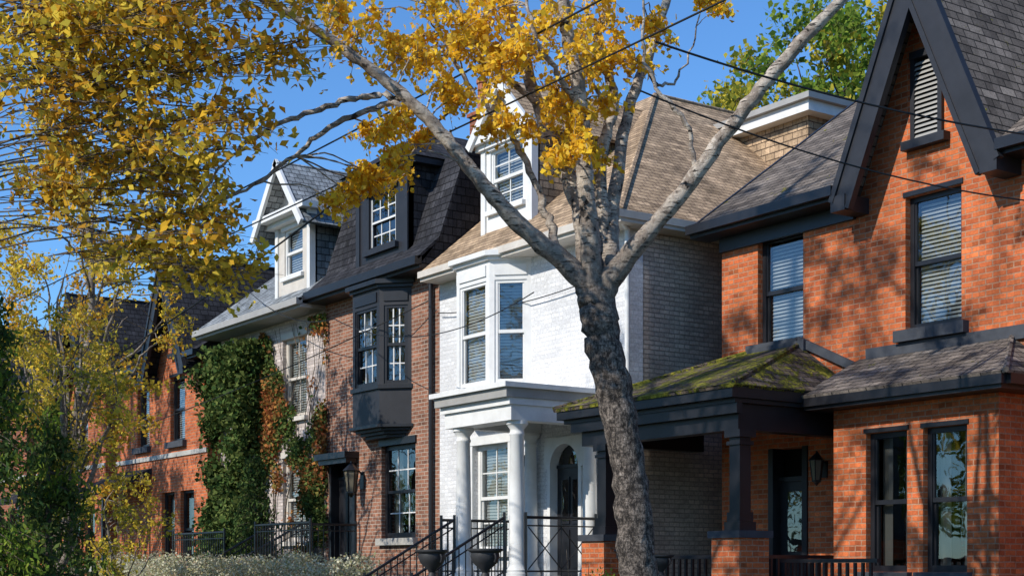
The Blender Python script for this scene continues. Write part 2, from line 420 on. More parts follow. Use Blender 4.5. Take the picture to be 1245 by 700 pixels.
d=H.p('door','black_paint'); d.box(F,door[0]+.08,door[1]-.08,.12,.2,1.47,3.3)
for k,(za,zb) in enumerate(((1.6,2.25),(2.35,3.15))):
    d.box(F,door[0]+.2,-20.11,.10,.12,za,zb); d.box(F,-20.04,door[1]-.2,.10,.12,za,zb)
H.p('door_glass','window_glass').poly([F(door[0]+.08,.15,3.36),F(door[1]-.08,.15,3.36),F(door[1]-.08,.15,3.72),F(door[0]+.08,.15,3.72)])
H.p('door_panes','window_glass').poly([F(door[0]+.22,.095,2.4),F(-20.13,.095,2.4),F(-20.13,.095,3.1),F(door[0]+.22,.095,3.1)])
H.p('door_panes','window_glass').poly([F(-20.02,.095,2.4),F(door[1]-.22,.095,2.4),F(door[1]-.22,.095,3.1),F(-20.02,.095,3.1)])
d.box(F,door[0]+.08,door[1]-.08,.1,.2,3.302,3.36)
H.p('rooms','room_dark').box(F,door[0]-.05,door[1]+.05,.31,.6,1.4,3.9)
t=H.p('door_surround','white_paint')
t.box(F,door[0]-.0,door[0]+.078,-.04,.2,1.45,3.3); t.box(F,door[1]-.078,door[1],-.04,.2,1.45,3.3)
xc=(door[0]+door[1])/2; R0=.40
for k in range(12):
    a0=math.pi*k/12; a1=math.pi*(k+1)/12
    q=[]
    for (a,r) in ((a0,R0),(a1,R0)): q.append((xc+r*math.cos(a),3.3+r*math.sin(a)))
    o=[]
    for a in (a0,a1):
        c,s_=math.cos(a),math.sin(a); m=min(.56/max(abs(c),1e-6),.52/max(abs(s_),1e-6)); o.append((xc+c*m,3.3+s_*m))
    pts=[q[0],o[0],o[1],q[1]]
    t.poly([F(x,-.045,z) for x,z in pts]); t.poly([F(q[0][0],-.045,q[0][1]),F(q[1][0],-.045,q[1][1]),F(q[1][0],.14,q[1][1]),F(q[0][0],.14,q[0][1])])
    t.poly([F(o[0][0],-.045,o[0][1]),F(o[1][0],-.045,o[1][1]),F(o[1][0],.0,o[1][1]),F(o[0][0],.0,o[0][1])])
bay(H,(-23.2,-22.67,-21.6,-21.07),15.0,.53,4.5,4.85,6.65,7.0,'white_paint','white_paint','white_paint',cover='blinds',closed=.046)
P=H.p('porch_entablature','white_paint')
P.box(W,-21.0,-19.05,13.17,13.55,3.92,4.16); P.box(W,-19.32,-19.052,13.552,14.99,3.92,4.16); P.box(W,-21.0,-20.75,13.552,14.99,3.92,4.16)
P.box(W,-21.06,-19.02,13.12,14.985,4.162,4.27)
G=H.p('porch_cornice','grey_paint'); G.box(W,-21.12,-18.99,13.04,14.98,4.272,4.42)
P.box(W,-21.2,-18.93,12.98,14.975,4.422,4.5)
C=H.p('columns','white_paint',True)
def column(C,x,y,z0,z1,r=.13):
    C.lathe((x,y),[(r*1.45,z0),(r*1.45,z0+.07),(r*1.3,z0+.08),(r*1.35,z0+.12),(r*1.1,z0+.17),(r,z0+.22),(r*.98,z0+(z1-z0)*.5),(r*.84,z1-.24),(r*.95,z1-.22),(r*.95,z1-.19),(r*.85,z1-.17),(r*.86,z1-.13),(r*1.2,z1-.07),(r*1.25,z1-.06),(r*1.35,z1-.055),(r*1.35,z1)],24)
column(C,-20.75,13.38,1.45,3.92); column(C,-19.22,13.40,1.45,3.92)
column(C,-19.2,14.84,1.45,3.92,.12); column(C,-20.87,14.84,1.45,3.92,.12)
S=H.p('porch_floor','concrete'); S.box(W,-21.2,-18.95,13.05,14.99,.6,1.45)
for k in range(6): S.box(W,-20.7,-19.3,13.05-.28*(k+1),13.05-.28*k-.001,.3,1.45-.165*(k+1))
E=H.p('eaves','cream_paint')
E.box(W,-24.1,-18.05,14.56,15.02,7.02,7.1); E.box(W,-24.1,-18.02,14.5,14.62,7.08,7.2)
E.box(W,-18.44,-18.05,15.022,27,7.02,7.1); E.box(W,-18.12,-18.02,14.622,27,7.08,7.2)
R=H.p('roof','tan_shingles')
A=(-24.1,14.55,7.2);B=(-18.05,14.55,7.2);Cc=(-22.6,19.1,11.0);D=(-24.1,19.1,11.0)
R.slab([A,B,Cc,D],.05); R.slab([B,(-18.05,27,7.2),(-22.6,27,11.0),Cc],.05)
R.poly([Cc,(-22.6,27,11),(-24.1,27,11),D])
R.poly([(-24.098,14.6,7.15),D,(-24.098,27,11),(-24.098,27,7.15)])
R.poly([(-24.1,27,7.1),(-18.05,27,7.15),(-22.6,27,11),(-24.1,27,11)])
cap=H.p('hip_cap','tan_shingles'); cap.bar(B,Cc,.05,6); cap.bar(Cc,(-22.6,27,11.0),.05,6)
dormer(H,-23.05,-21.45,15.3,7.7,9.65,10.5,18.5,'tan_shingles','white_paint','tan_shingles','white_paint',(-22.8,-21.75,8.2,9.3),cols=2,rows=2)
sd=H.p('side_dormer_walls','tan_shingles'); sd.box(W,-21.6,-19.6,20.3,24.5,8.0,10.05)
H.p('side_dormer_eaves','white_paint').box(W,-21.8,-19.35,20.05,24.8,10.052,10.25)
H.p('side_dormer_eaves2','grey_paint').box(W,-21.9,-19.25,19.95,24.9,10.252,10.36)
dp=H.p('downspout','white_paint',True); dp.bar((-18.33,14.92,7.0),(-18.33,14.92,.8),.045,10); dp.bar((-18.33,14.92,6.99),(-18.15,14.6,7.1),.04,10)

def lantern(x,y,z,dirn=(0,-1),nm='wall_lantern',s=1.0):
    L=Obj(nm); b=L.p('lantern_frame','wrought_iron'); g=L.p('lantern_panes','lantern_glass')
    cx=x+dirn[0]*.18*s; cy=y+dirn[1]*.18*s
    b.box(W,x-.05*s,x+.05*s,y-.02,y+.0,z-.14*s,z+.1*s)
    b.bar((x,y,z+.05*s),(cx,cy,z+.24*s),.012*s); b.bar((cx,cy,z+.24*s),(cx,cy,z+.17*s),.012*s)
    b.lathe((cx,cy),[(.11*s,z+.1*s),(.12*s,z+.11*s),(.03*s,z+.2*s),(.01*s,z+.22*s)],6)
    g.lathe((cx,cy),[(.06*s,z-.18*s),(.095*s,z+.099*s)],6)
    for k in range(6):
        a=2*math.pi*k/6; c,s_=math.cos(a),math.sin(a)
        b.bar((cx+.063*s*c,cy+.063*s*s_,z-.18*s),(cx+.098*s*c,cy+.098*s*s_,z+.1*s),.008*s,4)
    b.lathe((cx,cy),[(.01*s,z-.26*s),(.04*s,z-.22*s),(.07*s,z-.2*s),(.07*s,z-.18*s)],6)
lantern(-21.15,14.99,3.4,s=1.2)
lantern(-27.12,14.99,3.45,s=1.5)
lantern(-15.1,15.99,3.05,s=1.0)

# ------------------------------------------------------------------ BROWN HOUSE
H=Obj('brown_brick_house'); X0,X1=-28.8,-24.1
gw=(-26.35,-25.0,2.2,4.07); door=(-28.55,-27.4,1.55,3.9)
H.p('front_wall','brown_brick').wall(F,X0,X1-.002,.7,7.35,.3,[gw,door])
window(H,F,*gw,fr='black_paint',cols=3,rows=2,fw=.09,cover='curtains',mun='white_paint'); sill(H,F,gw[0],gw[1],gw[2],'pale_stone',h=.14)
H.p('lintels','black_paint').box(F,gw[0]-.05,gw[1]+.05,-.04,.08,gw[3],gw[3]+.14)
d=H.p('door','black_paint'); d.box(F,door[0]+.1,door[1]-.1,.15,.22,1.57,3.5); d.box(F,door[0]+.1,door[1]-.1,.12,.22,3.502,3.56)
for a,b in ((-28.38,-28.03),(-27.92,-27.57)):
    d.box(F,a,b,.13,.15,1.7,2.4); d.box(F,a,b,.13,.15,2.5,3.35)
d.box(F,door[0],door[0]+.098,-.05,.2,1.55,3.9); d.box(F,door[1]-.098,door[1],-.05,.2,1.55,3.9)
H.p('door_canopy','black_paint').box(F,door[0]-.12,door[1]+.12,-.35,.05,3.902,4.03); H.p('door_canopy','black_paint').box(F,door[0]-.05,door[1]+.05,-.28,.0,3.8,3.9)
H.p('rooms','room_dark').box(F,door[0]-.05,door[1]+.05,.31,.6,1.4,3.95)
bay(H,(-27.2,-26.72,-25.62,-25.14),15.0,.46,4.45,5.25,6.8,7.15,'charcoal_paint','black_paint','black_paint',cols=3,rows=2,cover='curtains',mun='white_paint')
E=H.p('eaves','black_paint'); E.box(W,X0,X1-.01,14.55,15.02,7.3,7.38); E.box(W,X0,X1-.01,14.45,14.6,7.36,7.52)
R=H.p('roof','black_slate')
for (ya,za,yb,zb) in ((14.5,7.5,15.0,7.95),(15.0,7.95,15.6,9.7),(15.6,9.7,19,10.9)):
    R.slab([(X0,ya,za),(X1-.01,ya,za),(X1-.01,yb,zb),(X0,yb,zb)],.05)
for x in (X0+.01,X1-.02): R.poly([(x,14.6,7.4),(x,15.0,7.9),(x,15.6,9.65),(x,19,10.85),(x,25,10.85),(x,25,7.4)])
R.poly([(X0,19,10.9),(X1-.01,19,10.9),(X1-.01,25,10.9),(X0,25,10.9)])
dw=(-26.7,-25.6,8.1,9.2); Fd=FY(14.9)
H.p('dormer_front','charcoal_paint').wall(Fd,-27.2,-25.1,7.6,9.55,.12,[dw]); window(H,Fd,*dw,fr='charcoal_paint',rec=.03,fw=.05,cols=3,rows=2,cover='none',mun='white_paint')
wt=H.p('dormer_window_trim','white_paint')
wt.box(Fd,dw[0]+.05,dw[0]+.08,.04,.06,dw[2]+.06,dw[3]-.05); wt.box(Fd,dw[1]-.08,dw[1]-.05,.04,.06,dw[2]+.06,dw[3]-.05); wt.box(Fd,dw[0]+.08,dw[1]-.08,.04,.06,8.63,8.67)
T_=H.p('dormer_trim','charcoal_paint'); T_.box(Fd,dw[0]-.12,dw[1]+.12,-.09,0,dw[2]-.12,dw[2]-.01); T_.box(Fd,dw[0]-.1,dw[1]+.1,-.06,0,dw[3]+.01,dw[3]+.12)
T_.box(Fd,-27.2,-27.05,-.03,0,7.7,9.5); T_.box(Fd,-25.25,-25.1,-.03,0,7.7,9.5)
for x in (-27.2,-25.1): H.p('dormer_sides','black_slate').poly([(x,14.902,7.6),(x,17.5,7.6),(x,17.5,9.55),(x,14.902,9.55)])
H.p('dormer_eaves','black_paint').box(W,-27.4,-24.9,14.65,17.5,9.552,9.68)
R2=H.p('dormer_roof','black_slate'); q=[(-27.45,14.6,9.68),(-24.85,14.6,9.68),(-24.85,17.6,9.68),(-27.45,17.6,9.68)]; ap=[(-26.15,15.9,10.6),(-26.15,17.6,10.6)]
R2.poly([q[0],q[1],ap[0]]); R2.poly([q[1],q[2],ap[1],ap[0]]); R2.poly([q[3],q[0],ap[0],ap[1]])
ch=H.p('chimney','dark_red_brick'); ch.box(W,-27.35,-26.85,17.8,18.2,9.8,11.5); ch.box(W,-27.4,-26.8,17.75,18.25,11.5,11.58); H.p('chimney_pot','terracotta',True).lathe((-27.1,18.0),[(.14,11.58),(.13,12.2),(.16,12.22),(.16,12.3)],14)
dp=H.p('downspout','black_paint',True); dp.bar((-24.3,14.92,7.35),(-24.3,14.92,.8),.045,10)
H.p('porch_slab','concrete').box(W,-28.7,-27.2,13.6,14.98,.5,1.55)
for k in range(6): H.p('porch_slab','concrete').box(W,-28.6,-27.35,13.6-.28*(k+1),13.6-.28*k-.001,.3,1.55-.18*(k+1))

# ------------------------------------------------------------------ IVY HOUSE
H=Obj('ivy_covered_house'); X0,X1=-34.4,-28.8
ops=[(-30.9,-29.7,5.0,6.8),(-30.9,-29.6,2.2,4.1),(-33.6,-32.5,5.0,6.8),(-33.7,-32.5,1.6,4.0)]
H.p('front_wall','cream_painted_brick').wall(F,X0,X1-.002,.7,7.3,.3,ops)
for o in ops: window(H,F,*o,cols=2,rows=1,fr='cream_paint',cover='blinds',fw=.08); sill(H,F,o[0],o[1],o[2],'cream_paint'); lintel(H,F,o[0],o[1],o[3],'cream_paint')
H.p('right_wall','cream_painted_brick').wall(FX(X0+.002),15.302,24,.7,7.3,.2,[])
E=H.p('eaves','grey_paint'); E.box(W,X0-.15,X1-.01,14.4,15.02,7.22,7.3); E.box(W,X0-.15,X1-.01,14.3,14.45,7.28,7.42)
R=H.p('roof','grey_slate'); R.slab([(X0-.2,14.35,7.4),(X1-.01,14.35,7.4),(X1-.01,18.8,10.7),(X0-.2,18.8,10.7)],.06)
R.slab([(X0-.2,18.8,10.7),(X1-.01,18.8,10.7),(X1-.01,23.2,7.4),(X0-.2,23.2,7.4)],.06)
for x in (X0,X1-.02): R.poly([(x,14.6,7.4),(x,18.8,10.6),(x,23,7.4)])
dormer(H,-30.9,-29.2,14.85,7.6,9.6,10.65,18.6,'grey_slate','cream_paint','grey_slate','white_paint',(-30.5,-29.6,8.15,9.2),ov=.42)

# ------------------------------------------------------------------ GOTHIC GABLED HOUSES
def gothic(name,x0,x1,y,gc,ghw,za,brick,roof,upper,attic,ze=6.85,ridge=10.7,ops_ground=(),trim='charcoal_paint',foot=6.9):
    H=Obj(name); F=FY(y); zt=ze+.1
    ops=list(upper)+list(ops_ground)
    H.p('front_wall',brick).wall(F,x0,x1,.7,zt,.3,ops)
    k=(za-foot)/ghw
    ztop=za-.12; hw=(ztop-zt)/k
    g=H.p('gable_wall',brick)
    g.poly([F(gc-hw,0,zt),F(gc+hw,0,zt),F(gc,0,ztop)])
    for sgn in (0,1):
        xx=(x0,x1)[sgn]
        H.p('side_walls',brick).wall(FX(xx),y+.302,y+9,.7,zt,.01,[])
        H.p('side_walls',brick).poly([(xx,y,zt),(xx,y+4.9,ridge-.1),(xx,y+9.8,zt)])
    for o in upper:
        window(H,F,*o,fr='black_paint',rec=.1,fw=.07,cover='blinds',closed=.036); sill(H,F,o[0],o[1],o[2],'dark_stone',h=.16,d=.12,ov=.12)
        H.p('lintels','black_paint').box(F,o[0]-.03,o[1]+.03,-.02,.1,o[3]+.002,o[3]+.07)
    if attic:
        a0,a1,b0,b1=attic; l=H.p('attic_louvre','charcoal_paint')
        l.box(F,a0,a0+.07,-.06,0,b0,b1); l.box(F,a1-.07,a1,-.06,0,b0,b1); l.box(F,a0,a1,-.08,0,b1+.002,b1+.1)
        l.box(F,a0-.1,a1+.1,-.14,0,b0-.12,b0-.002)
        H.p('rooms','room_dark').poly([F(a0,-.004,b0),F(a1,-.004,b0),F(a1,-.004,b1),F(a0,-.004,b1)])
        z=b0+.03
        lv=H.p('louvre_slats','grey_paint')
        while z<b1-.03:
            lv.poly([F(a0+.07,-.055,z),F(a1-.07,-.055,z),F(a1-.07,-.02,z+.05),F(a0+.07,-.02,z+.05)]); z+=.065
    R=H.p('roof',roof); sl=(ridge-ze)/5.3; ye=y-.4
    gl,gr=gc-ghw,gc+ghw
    R.slab([(x0-.25,ye,ze+.1),(gl,ye,ze+.1),(gl,y+4.9,ridge),(x0-.25,y+4.9,ridge)],.08)
    R.slab([(gr,ye,ze+.1),(x1+.25,ye,ze+.1),(x1+.25,y+4.9,ridge),(gr,y+4.9,ridge)],.08)
    R.slab([(gl,y+.6,ze+.1+sl*1.0),(gr,y+.6,ze+.1+sl*1.0),(gr,y+4.9,ridge),(gl,y+4.9,ridge)],.08)
    R.slab([(x0-.25,y+4.9,ridge),(x1+.25,y+4.9,ridge),(x1+.25,y+10.2,ze),(x0-.25,y+10.2,ze)],.08)
    yb=y-.4+(za-ze)/sl+1.0
    for sg in (-1,1):
        xe=gc+sg*(ghw+.12); zz=za-k*(ghw+.12)
        H.p('gable_roof',roof).slab([(gc,y-.42,za+.05),(xe,y-.42,zz+.05),(xe,yb,zz+.05),(gc,yb,za+.05)],.08)
        t=H.p('bargeboards',trim)
        th=.40; inv=math.sqrt(1+k*k)
        offx=-sg*k/inv*th; offz=-1/inv*th
        a=Vector((gc,0,za+.07)); b=Vector((xe+sg*.04,0,zz-.04))
        a2=Vector((gc,0,za+.07-th*inv)); b2=b+Vector((offx,0,offz))
        for yy in (y-.48,y-.40):
            t.poly([(q.x,yy,q.z) for q in (a,b,b2,a2)])
        Q=[a,b,b2,a2]
        for i in range(4):
            p_,q_=Q[i],Q[(i+1)%4]; t.poly([(p_.x,y-.48,p_.z),(q_.x,y-.48,q_.z),(q_.x,y-.40,q_.z),(p_.x,y-.40,p_.z)])
        for f0,f1,dd in ((0.0,.22,.03),(.82,1.0,.02)):
            P0=[a+(a2-a)*f0,b+(b2-b)*f0,b+(b2-b)*f1,a+(a2-a)*f1]
            t.poly([(q.x,y-.48-dd,q.z) for q in P0])
            for i in (0,2):
                p_,q_=P0[i],P0[(i+1)%4]; t.poly([(p_.x,y-.48-dd,p_.z),(q_.x,y-.48-dd,q_.z),(q_.x,y-.48,q_.z),(p_.x,y-.48,p_.z)])
        t.poly([(gc,y-.42,za-.06),(xe,y-.42,zz-.06),(xe,y,zz-.06),(gc,y,za-.06)])
        t.box(FY(y),min(xe,xe-sg*.26),max(xe,xe-sg*.26),-.5,.0,zz-.2,zz+.02)
    E=H.p('eaves','black_paint')
    for a,b in ((x0-.28,gl-.1),(gr+.1,x1+.28)):
        E.box(FY(y),a,b,-.42,.0,ze-.08,ze+.0); E.box(FY(y),a,b,-.52,-.4,ze-.03,ze+.11)
        E.box(FY(y),a+.28,b,-.06,-.002,ze-.3,ze-.082)
    for xx in (x0-.27,x1+.27):
        E.slab([(xx-.03,ye,ze+.12),(xx+.03,ye,ze+.12),(xx+.03,y+4.9,ridge+.02),(xx-.03,y+4.9,ridge+.02)],.22)
    return H,F
gops=[(-16.25,-15.45,1.0,3.4)]
H,F2=gothic('red_brick_gabled_house',-17.3,-8.6,16.0,-13.15,1.27,9.95,'red_brick','weathered_shingles',
    [(-16.5,-15.55,4.95,6.62),(-13.63,-12.69,4.85,6.67),(-10.6,-9.7,4.85,6.62)],(-13.5,-12.97,7.4,8.5),ops_ground=gops,foot=7.05)
d=H.p('door','black_paint'); d.box(F2,-16.15,-15.55,.14,.2,1.02,2.9); d.box(F2,-16.25,-16.15,-.03,.2,1.0,3.4); d.box(F2,-15.55,-15.45,-.03,.2,1.0,3.4); d.box(F2,-16.15,-15.55,.1,.2,2.902,2.97)
d.box(F2,-16.05,-15.65,.125,.14,1.15,1.7)
H.p('door_glass','window_glass').poly([F2(-16.03,.13,1.85),F2(-15.67,.13,1.85),F2(-15.67,.13,2.75),F2(-16.03,.13,2.75)])
H.p('rooms','room_dark').box(F2,-16.3,-15.4,.31,.6,1,3.45)
H.p('string_course','dark_stone').box(F2,-14.3,-8.6,-.05,-.002,4.5,4.68)
Fb=FY(15.2); b0,b1=-14.2,-11.5
wins=[(-13.62,-12.92,1.55,3.4),(-12.66,-11.97,1.55,3.4)]
H.p('ground_bay_walls','red_brick').wall(Fb,b0,b1,.7,3.75,.25,wins)
H.p('ground_bay_walls','red_brick').wall(Frame((b1-.002,0,0),(0,1,0)),15.202,15.999,.7,3.75,.2,[])
H.p('ground_bay_walls','red_brick').wall(Frame((b0+.25,0,0),(0,1,0)),15.46,15.999,.7,3.75,.25,[])
for o in wins:
    window(H,Fb,*o,fr='black_paint',rec=.09,fw=.07,cover='curtains'); sill(H,Fb,o[0],o[1],o[2],'dark_stone')
    H.p('lintels','black_paint').box(Fb,o[0]-.03,o[1]+.03,-.02,.1,o[3]+.002,o[3]+.06)
E=H.p('ground_bay_eaves','black_paint'); E.box(W,-14.42,-11.2,14.85,15.995,3.752,3.83); E.box(W,-14.46,-11.16,14.8,14.9,3.8,3.95); E.box(W,-11.2,-11.1,14.9,15.99,3.8,3.95)
R=H.p('ground_bay_roof','weathered_shingles')
q0,q1,q2,q3=(-14.46,14.78,3.95),(-11.08,14.78,3.95),(-11.9,15.99,4.55),(-14.46,15.99,4.55)
R.slab([q0,q1,q2,q3],.04); R.slab([q1,(-11.08,15.99,3.95),q2],.04)
R.bar(q1,q2,.035)
E=H.p('porch_fascia','black_paint')
px0,px1,py0=-18.3,-14.4,13.5
E.box(W,px0,px1,py0,py0+.1,3.86,4.02); E.box(W,px1-.1,px1,py0+.102,15.99,3.86,4.02); E.box(W,px0,px0+.1,py0+.102,15.99,3.86,4.02)
E.box(W,px0+.05,px1-.05,py0+.1,15.98,3.8,3.858)
E.box(W,px0+.35,px1-.12,py0+.22,py0+.46,3.45,3.798); E.box(W,px1-.36,px1-.122,py0+.462,15.98,3.45,3.798); E.box(W,px0+.35,px0+.6,py0+.462,15.98,3.45,3.798)
E.box(W,px0+.2,px1-.04,py0+.12,py0+.218,3.66,3.798)
R=H.p('porch_roof','mossy_shingles')
e0,e1=(px0-.04,py0-.04,4.03),(px1+.04,py0-.04,4.03); r0,r1=(-16.7,15.95,4.9),(-15.6,15.95,4.9)
R.slab([e0,e1,r1,r0],.05); R.slab([e1,(px1+.04,15.98,4.03),r1],.05); R.slab([(px0-.04,15.98,4.03),e0,r0],.05)
R.bar(e1,r1,.04); R.bar(e0,r0,.04)
fl=H.p('porch_flashing','dark_stone')
fl.slab([(-15.6,15.93,5.02),(-14.3,15.93,4.42),(-14.3,15.998,4.42),(-15.6,15.998,5.02)],.12)
fl.box(F2,-16.7,-15.6,-.07,-.003,4.9,5.01)
C=H.p('porch_columns','black_paint')
for x in (-14.62,-17.5):
    C.box(W,x-.1,x+.1,13.75,13.95,2.2,3.35); C.box(W,x-.15,x+.15,13.7,14.0,3.352,3.45); C.box(W,x-.13,x+.13,13.72,13.98,3.25,3.30)
    C.box(W,x-.15,x+.15,13.7,14.0,2.1,2.22); C.box(W,x-.125,x+.125,13.725,13.975,2.222,2.35)
    H.p('porch_pedestals','red_brick').box(W,x-.27,x+.27,13.58,14.12,.6,2.0); H.p('pedestal_caps','dark_stone').box(W,x-.31,x+.31,13.54,14.16,2.002,2.098)
H.p('porch_floor','concrete').box(W,-18.2,-14.3,13.6,15.98,.5,1.0)
Fn=H.p('porch_balustrade','black_paint')
def balus(P,a,b,z0,z1):
    a=Vector((*a,0));b=Vector((*b,0)); Fm,L=seg(a,b)
    P.box(Fm,0,L,-.035,.035,z1-.05,z1); P.box(Fm,0,L,-.03,.03,z0+.08,z0+.13)
    n=int(L/.13)
    for k in range(1,n): P.box(Fm,L*k/n-.018,L*k/n+.018,-.018,.018,z0+.132,z1-.052)
balus(Fn,(-17.2,13.85),(-14.9,13.85),1.0,1.78); balus(Fn,(-14.62,14.15),(-14.62,15.9),1.0,1.78)
balus(Fn,(-14.3,14.3),(-12.6,14.3),.9,1.72)

for nm,x0,x1,gc,gh,yy,br in (('red_brick_gabled_house',-41.2,-34.75,-36.7,1.45,14.8,'red_brick'),('red_brick_gabled_house',-48.0,-41.6,-43.6,1.5,14.6,'red_brick'),('red_brick_gabled_house',-56.0,-48.5,-50.8,1.6,14.4,'dark_red_brick'),('red_brick_gabled_house',-68,-57,-60,1.6,14.2,'red_brick')):
    H,_=gothic(nm,x0,x1,yy,gc,gh,9.7,br,'black_slate',[(gc-.5,gc+.5,4.9,6.6),(gc-2.9,gc-2.0,4.9,6.5)],(gc-.27,gc+.27,7.2,8.1),ze=6.9,ridge=10.4,ops_ground=[(gc-1.1,gc-.2,1.6,3.6),(gc+.2,gc+1.1,1.6,3.6)])
    Fg=FY(yy)
    for o in ((gc-1.1,gc-.2,1.6,3.6),(gc+.2,gc+1.1,1.6,3.6)): window(H,Fg,*o,fr='black_paint',cover='curtains'); sill(H,Fg,o[0],o[1],o[2],'pale_stone')
    H.p('string_course','pale_stone').box(Fg,x0,x1,-.04,-.002,4.5,4.62)
    H.p('porch_roof','black_slate').slab([(x0,yy-1.4,3.7),(gc-1.8,yy-1.4,3.7),(gc-1.8,yy-.0,4.3),(x0,yy-.0,4.3)],.15)
    for x in (gc-1.9,x0+.15): H.p('porch_posts','black_paint').box(W,x-.06,x+.06,yy-1.35,yy-1.23,.7,3.6)

# ------------------------------------------------------------------ ground
single('ground','soil').box(W,-900,900,-900,900,-1.0,-.03)
single('road','asphalt').box(W,-200,120,1.2,7.6,-.025,0.0)
rd=single('road_marking','road_paint')
for k in range(-30,20): rd.box(W,k*6,k*6+3,4.34,4.46,.001,.004)
kb=single('kerb','concrete'); kb.box(W,-200,120,7.6,7.75,-.02,.14); kb.box(W,-200,120,1.05,1.2,-.02,.14)
pv=single('pavement','concrete'); pv.box(W,-200,120,9.8,11.2,-.02,.15); pv.box(W,-200,120,-1.2,1.049,-.02,.14)
lw=single('lawn','grass')
for a,b in (((7.751,.135),(9.799,.135)),((11.201,.15),(12.6,.8)),((12.6,.8),(60,.8)),((-60,.15),(-1.201,.135))):
    lw.poly([(-200,a[0],a[1]),(120,a[0],a[1]),(120,b[0],b[1]),(-200,b[0],b[1])])

# ------------------------------------------------------------------ railings, urns
ir=Obj('iron_railing'); P=ir.p('railing','wrought_iron')
railing(P,(-28.65,13.65,0),(-28.65,11.9,0),1.55,.6); railing(P,(-27.25,13.65,0),(-27.25,11.9,0),1.55,.6); railing(P,(-27.25,13.65,0),(-27.25,14.9,0),1.55,1.55); railing(P,(-31.5,12.6,0),(-28.7,12.6,0),1.4,1.4)
railing(P,(-27.2,12.6,0),(-24.8,12.6,0),1.5,1.5)
P.box(W,-31.5,-24.8,12.55,12.65,.6,.7)
ir=Obj('iron_railing'); P=ir.p('railing','wrought_iron')
railing(P,(-20.75,13.2,0),(-20.75,11.5,0),1.45,.5); railing(P,(-19.28,13.2,0),(-19.28,11.5,0),1.45,.5)
railing(P,(-19.05,13.45,0),(-19.05,14.85,0),1.45,1.45,sp=.7)
for za,zb in ((1.58,2.25),(2.25,1.58)):
    P.bar((-19.05,13.5,za),(-19.05,14.15,zb),.011); P.bar((-19.05,14.15,za),(-19.05,14.8,zb),.011)
railing(P,(-21.0,13.1,0),(-21.0,14.9,0),1.45,1.45)
def urn(x,y,z,s=1.0):
    U=Obj('garden_urn'); u=U.p('urn_body','cast_iron',True)
    u.lathe((x,y),[(.16*s,z),(.16*s,z+.05*s),(.08*s,z+.09*s),(.05*s,z+.16*s),(.09*s,z+.22*s),(.2*s,z+.32*s),(.24*s,z+.42*s),(.23*s,z+.48*s),(.29*s,z+.52*s),(.29*s,z+.55*s),(.22*s,z+.55*s),(.2*s,z+.48*s)],20)
    for a in (0,math.pi):
        for k in range(5):
            t0=-1+k*.4;t1=-1+(k+1)*.4
            u.bar((x+math.cos(a)*(.24+.07*math.cos(t0))*s,y,z+(.4+.08*math.sin(t0))*s),(x+math.cos(a)*(.24+.07*math.cos(t1))*s,y,z+(.4+.08*math.sin(t1))*s),.015*s)
    u2=U.p('urn_plinth','cast_iron'); u2.box(W,x-.2*s,x+.2*s,y-.2*s,y+.2*s,.1,z-.001)
    return U
urn(-18.45,11.35,1.4,.85); urn(-17.05,11.35,1.4,.85)
urn(-16.3,13.3,1.45,.75); urn(-15.6,13.3,1.45,.6)

# ------------------------------------------------------------------ cables
pl=Obj('power_line')
def cable(a,b,sag,r=.012,n=28):
    p=pl.p('cable','cable_black',True); a=Vector(a);b=Vector(b); prev=None
    for k in range(n+1):
        t=k/n; q=a.lerp(b,t)-Vector((0,0,sag*4*t*(1-t)))
        if prev is not None: p.bar(prev,q,r,5)
        prev=q
for z,y,r,sg in ((6.75,7.95,.010,.5),(6.1,7.8,.009,.45)):
    cable((-44,y,z+.1),(8,y,z+.3),sg,r,50)
cable((-9.4,7.95,5.95),(-8.4,15.9,6.15),.3,.010); cable((-9.6,7.95,5.6),(-8.4,15.9,5.6),.45,.008)
cable((-45,9.5,5.3),(-12.2,7.9,6.2),.9,.012,50)
cable((-24.0,14.9,6.45),(-19.5,14.9,6.3),.12,.010)
cable((-44,10,3.9),(-24.2,14.8,6.7),.5,.011)
cable((-31.5,14.4,8.0),(-26.5,14.0,6.6),.3,.009); cable((-26.5,14.0,6.6),(-17.5,12.5,5.6),.5,.009)

for o in ALL:
    for p in o.parts.values(): p.build()

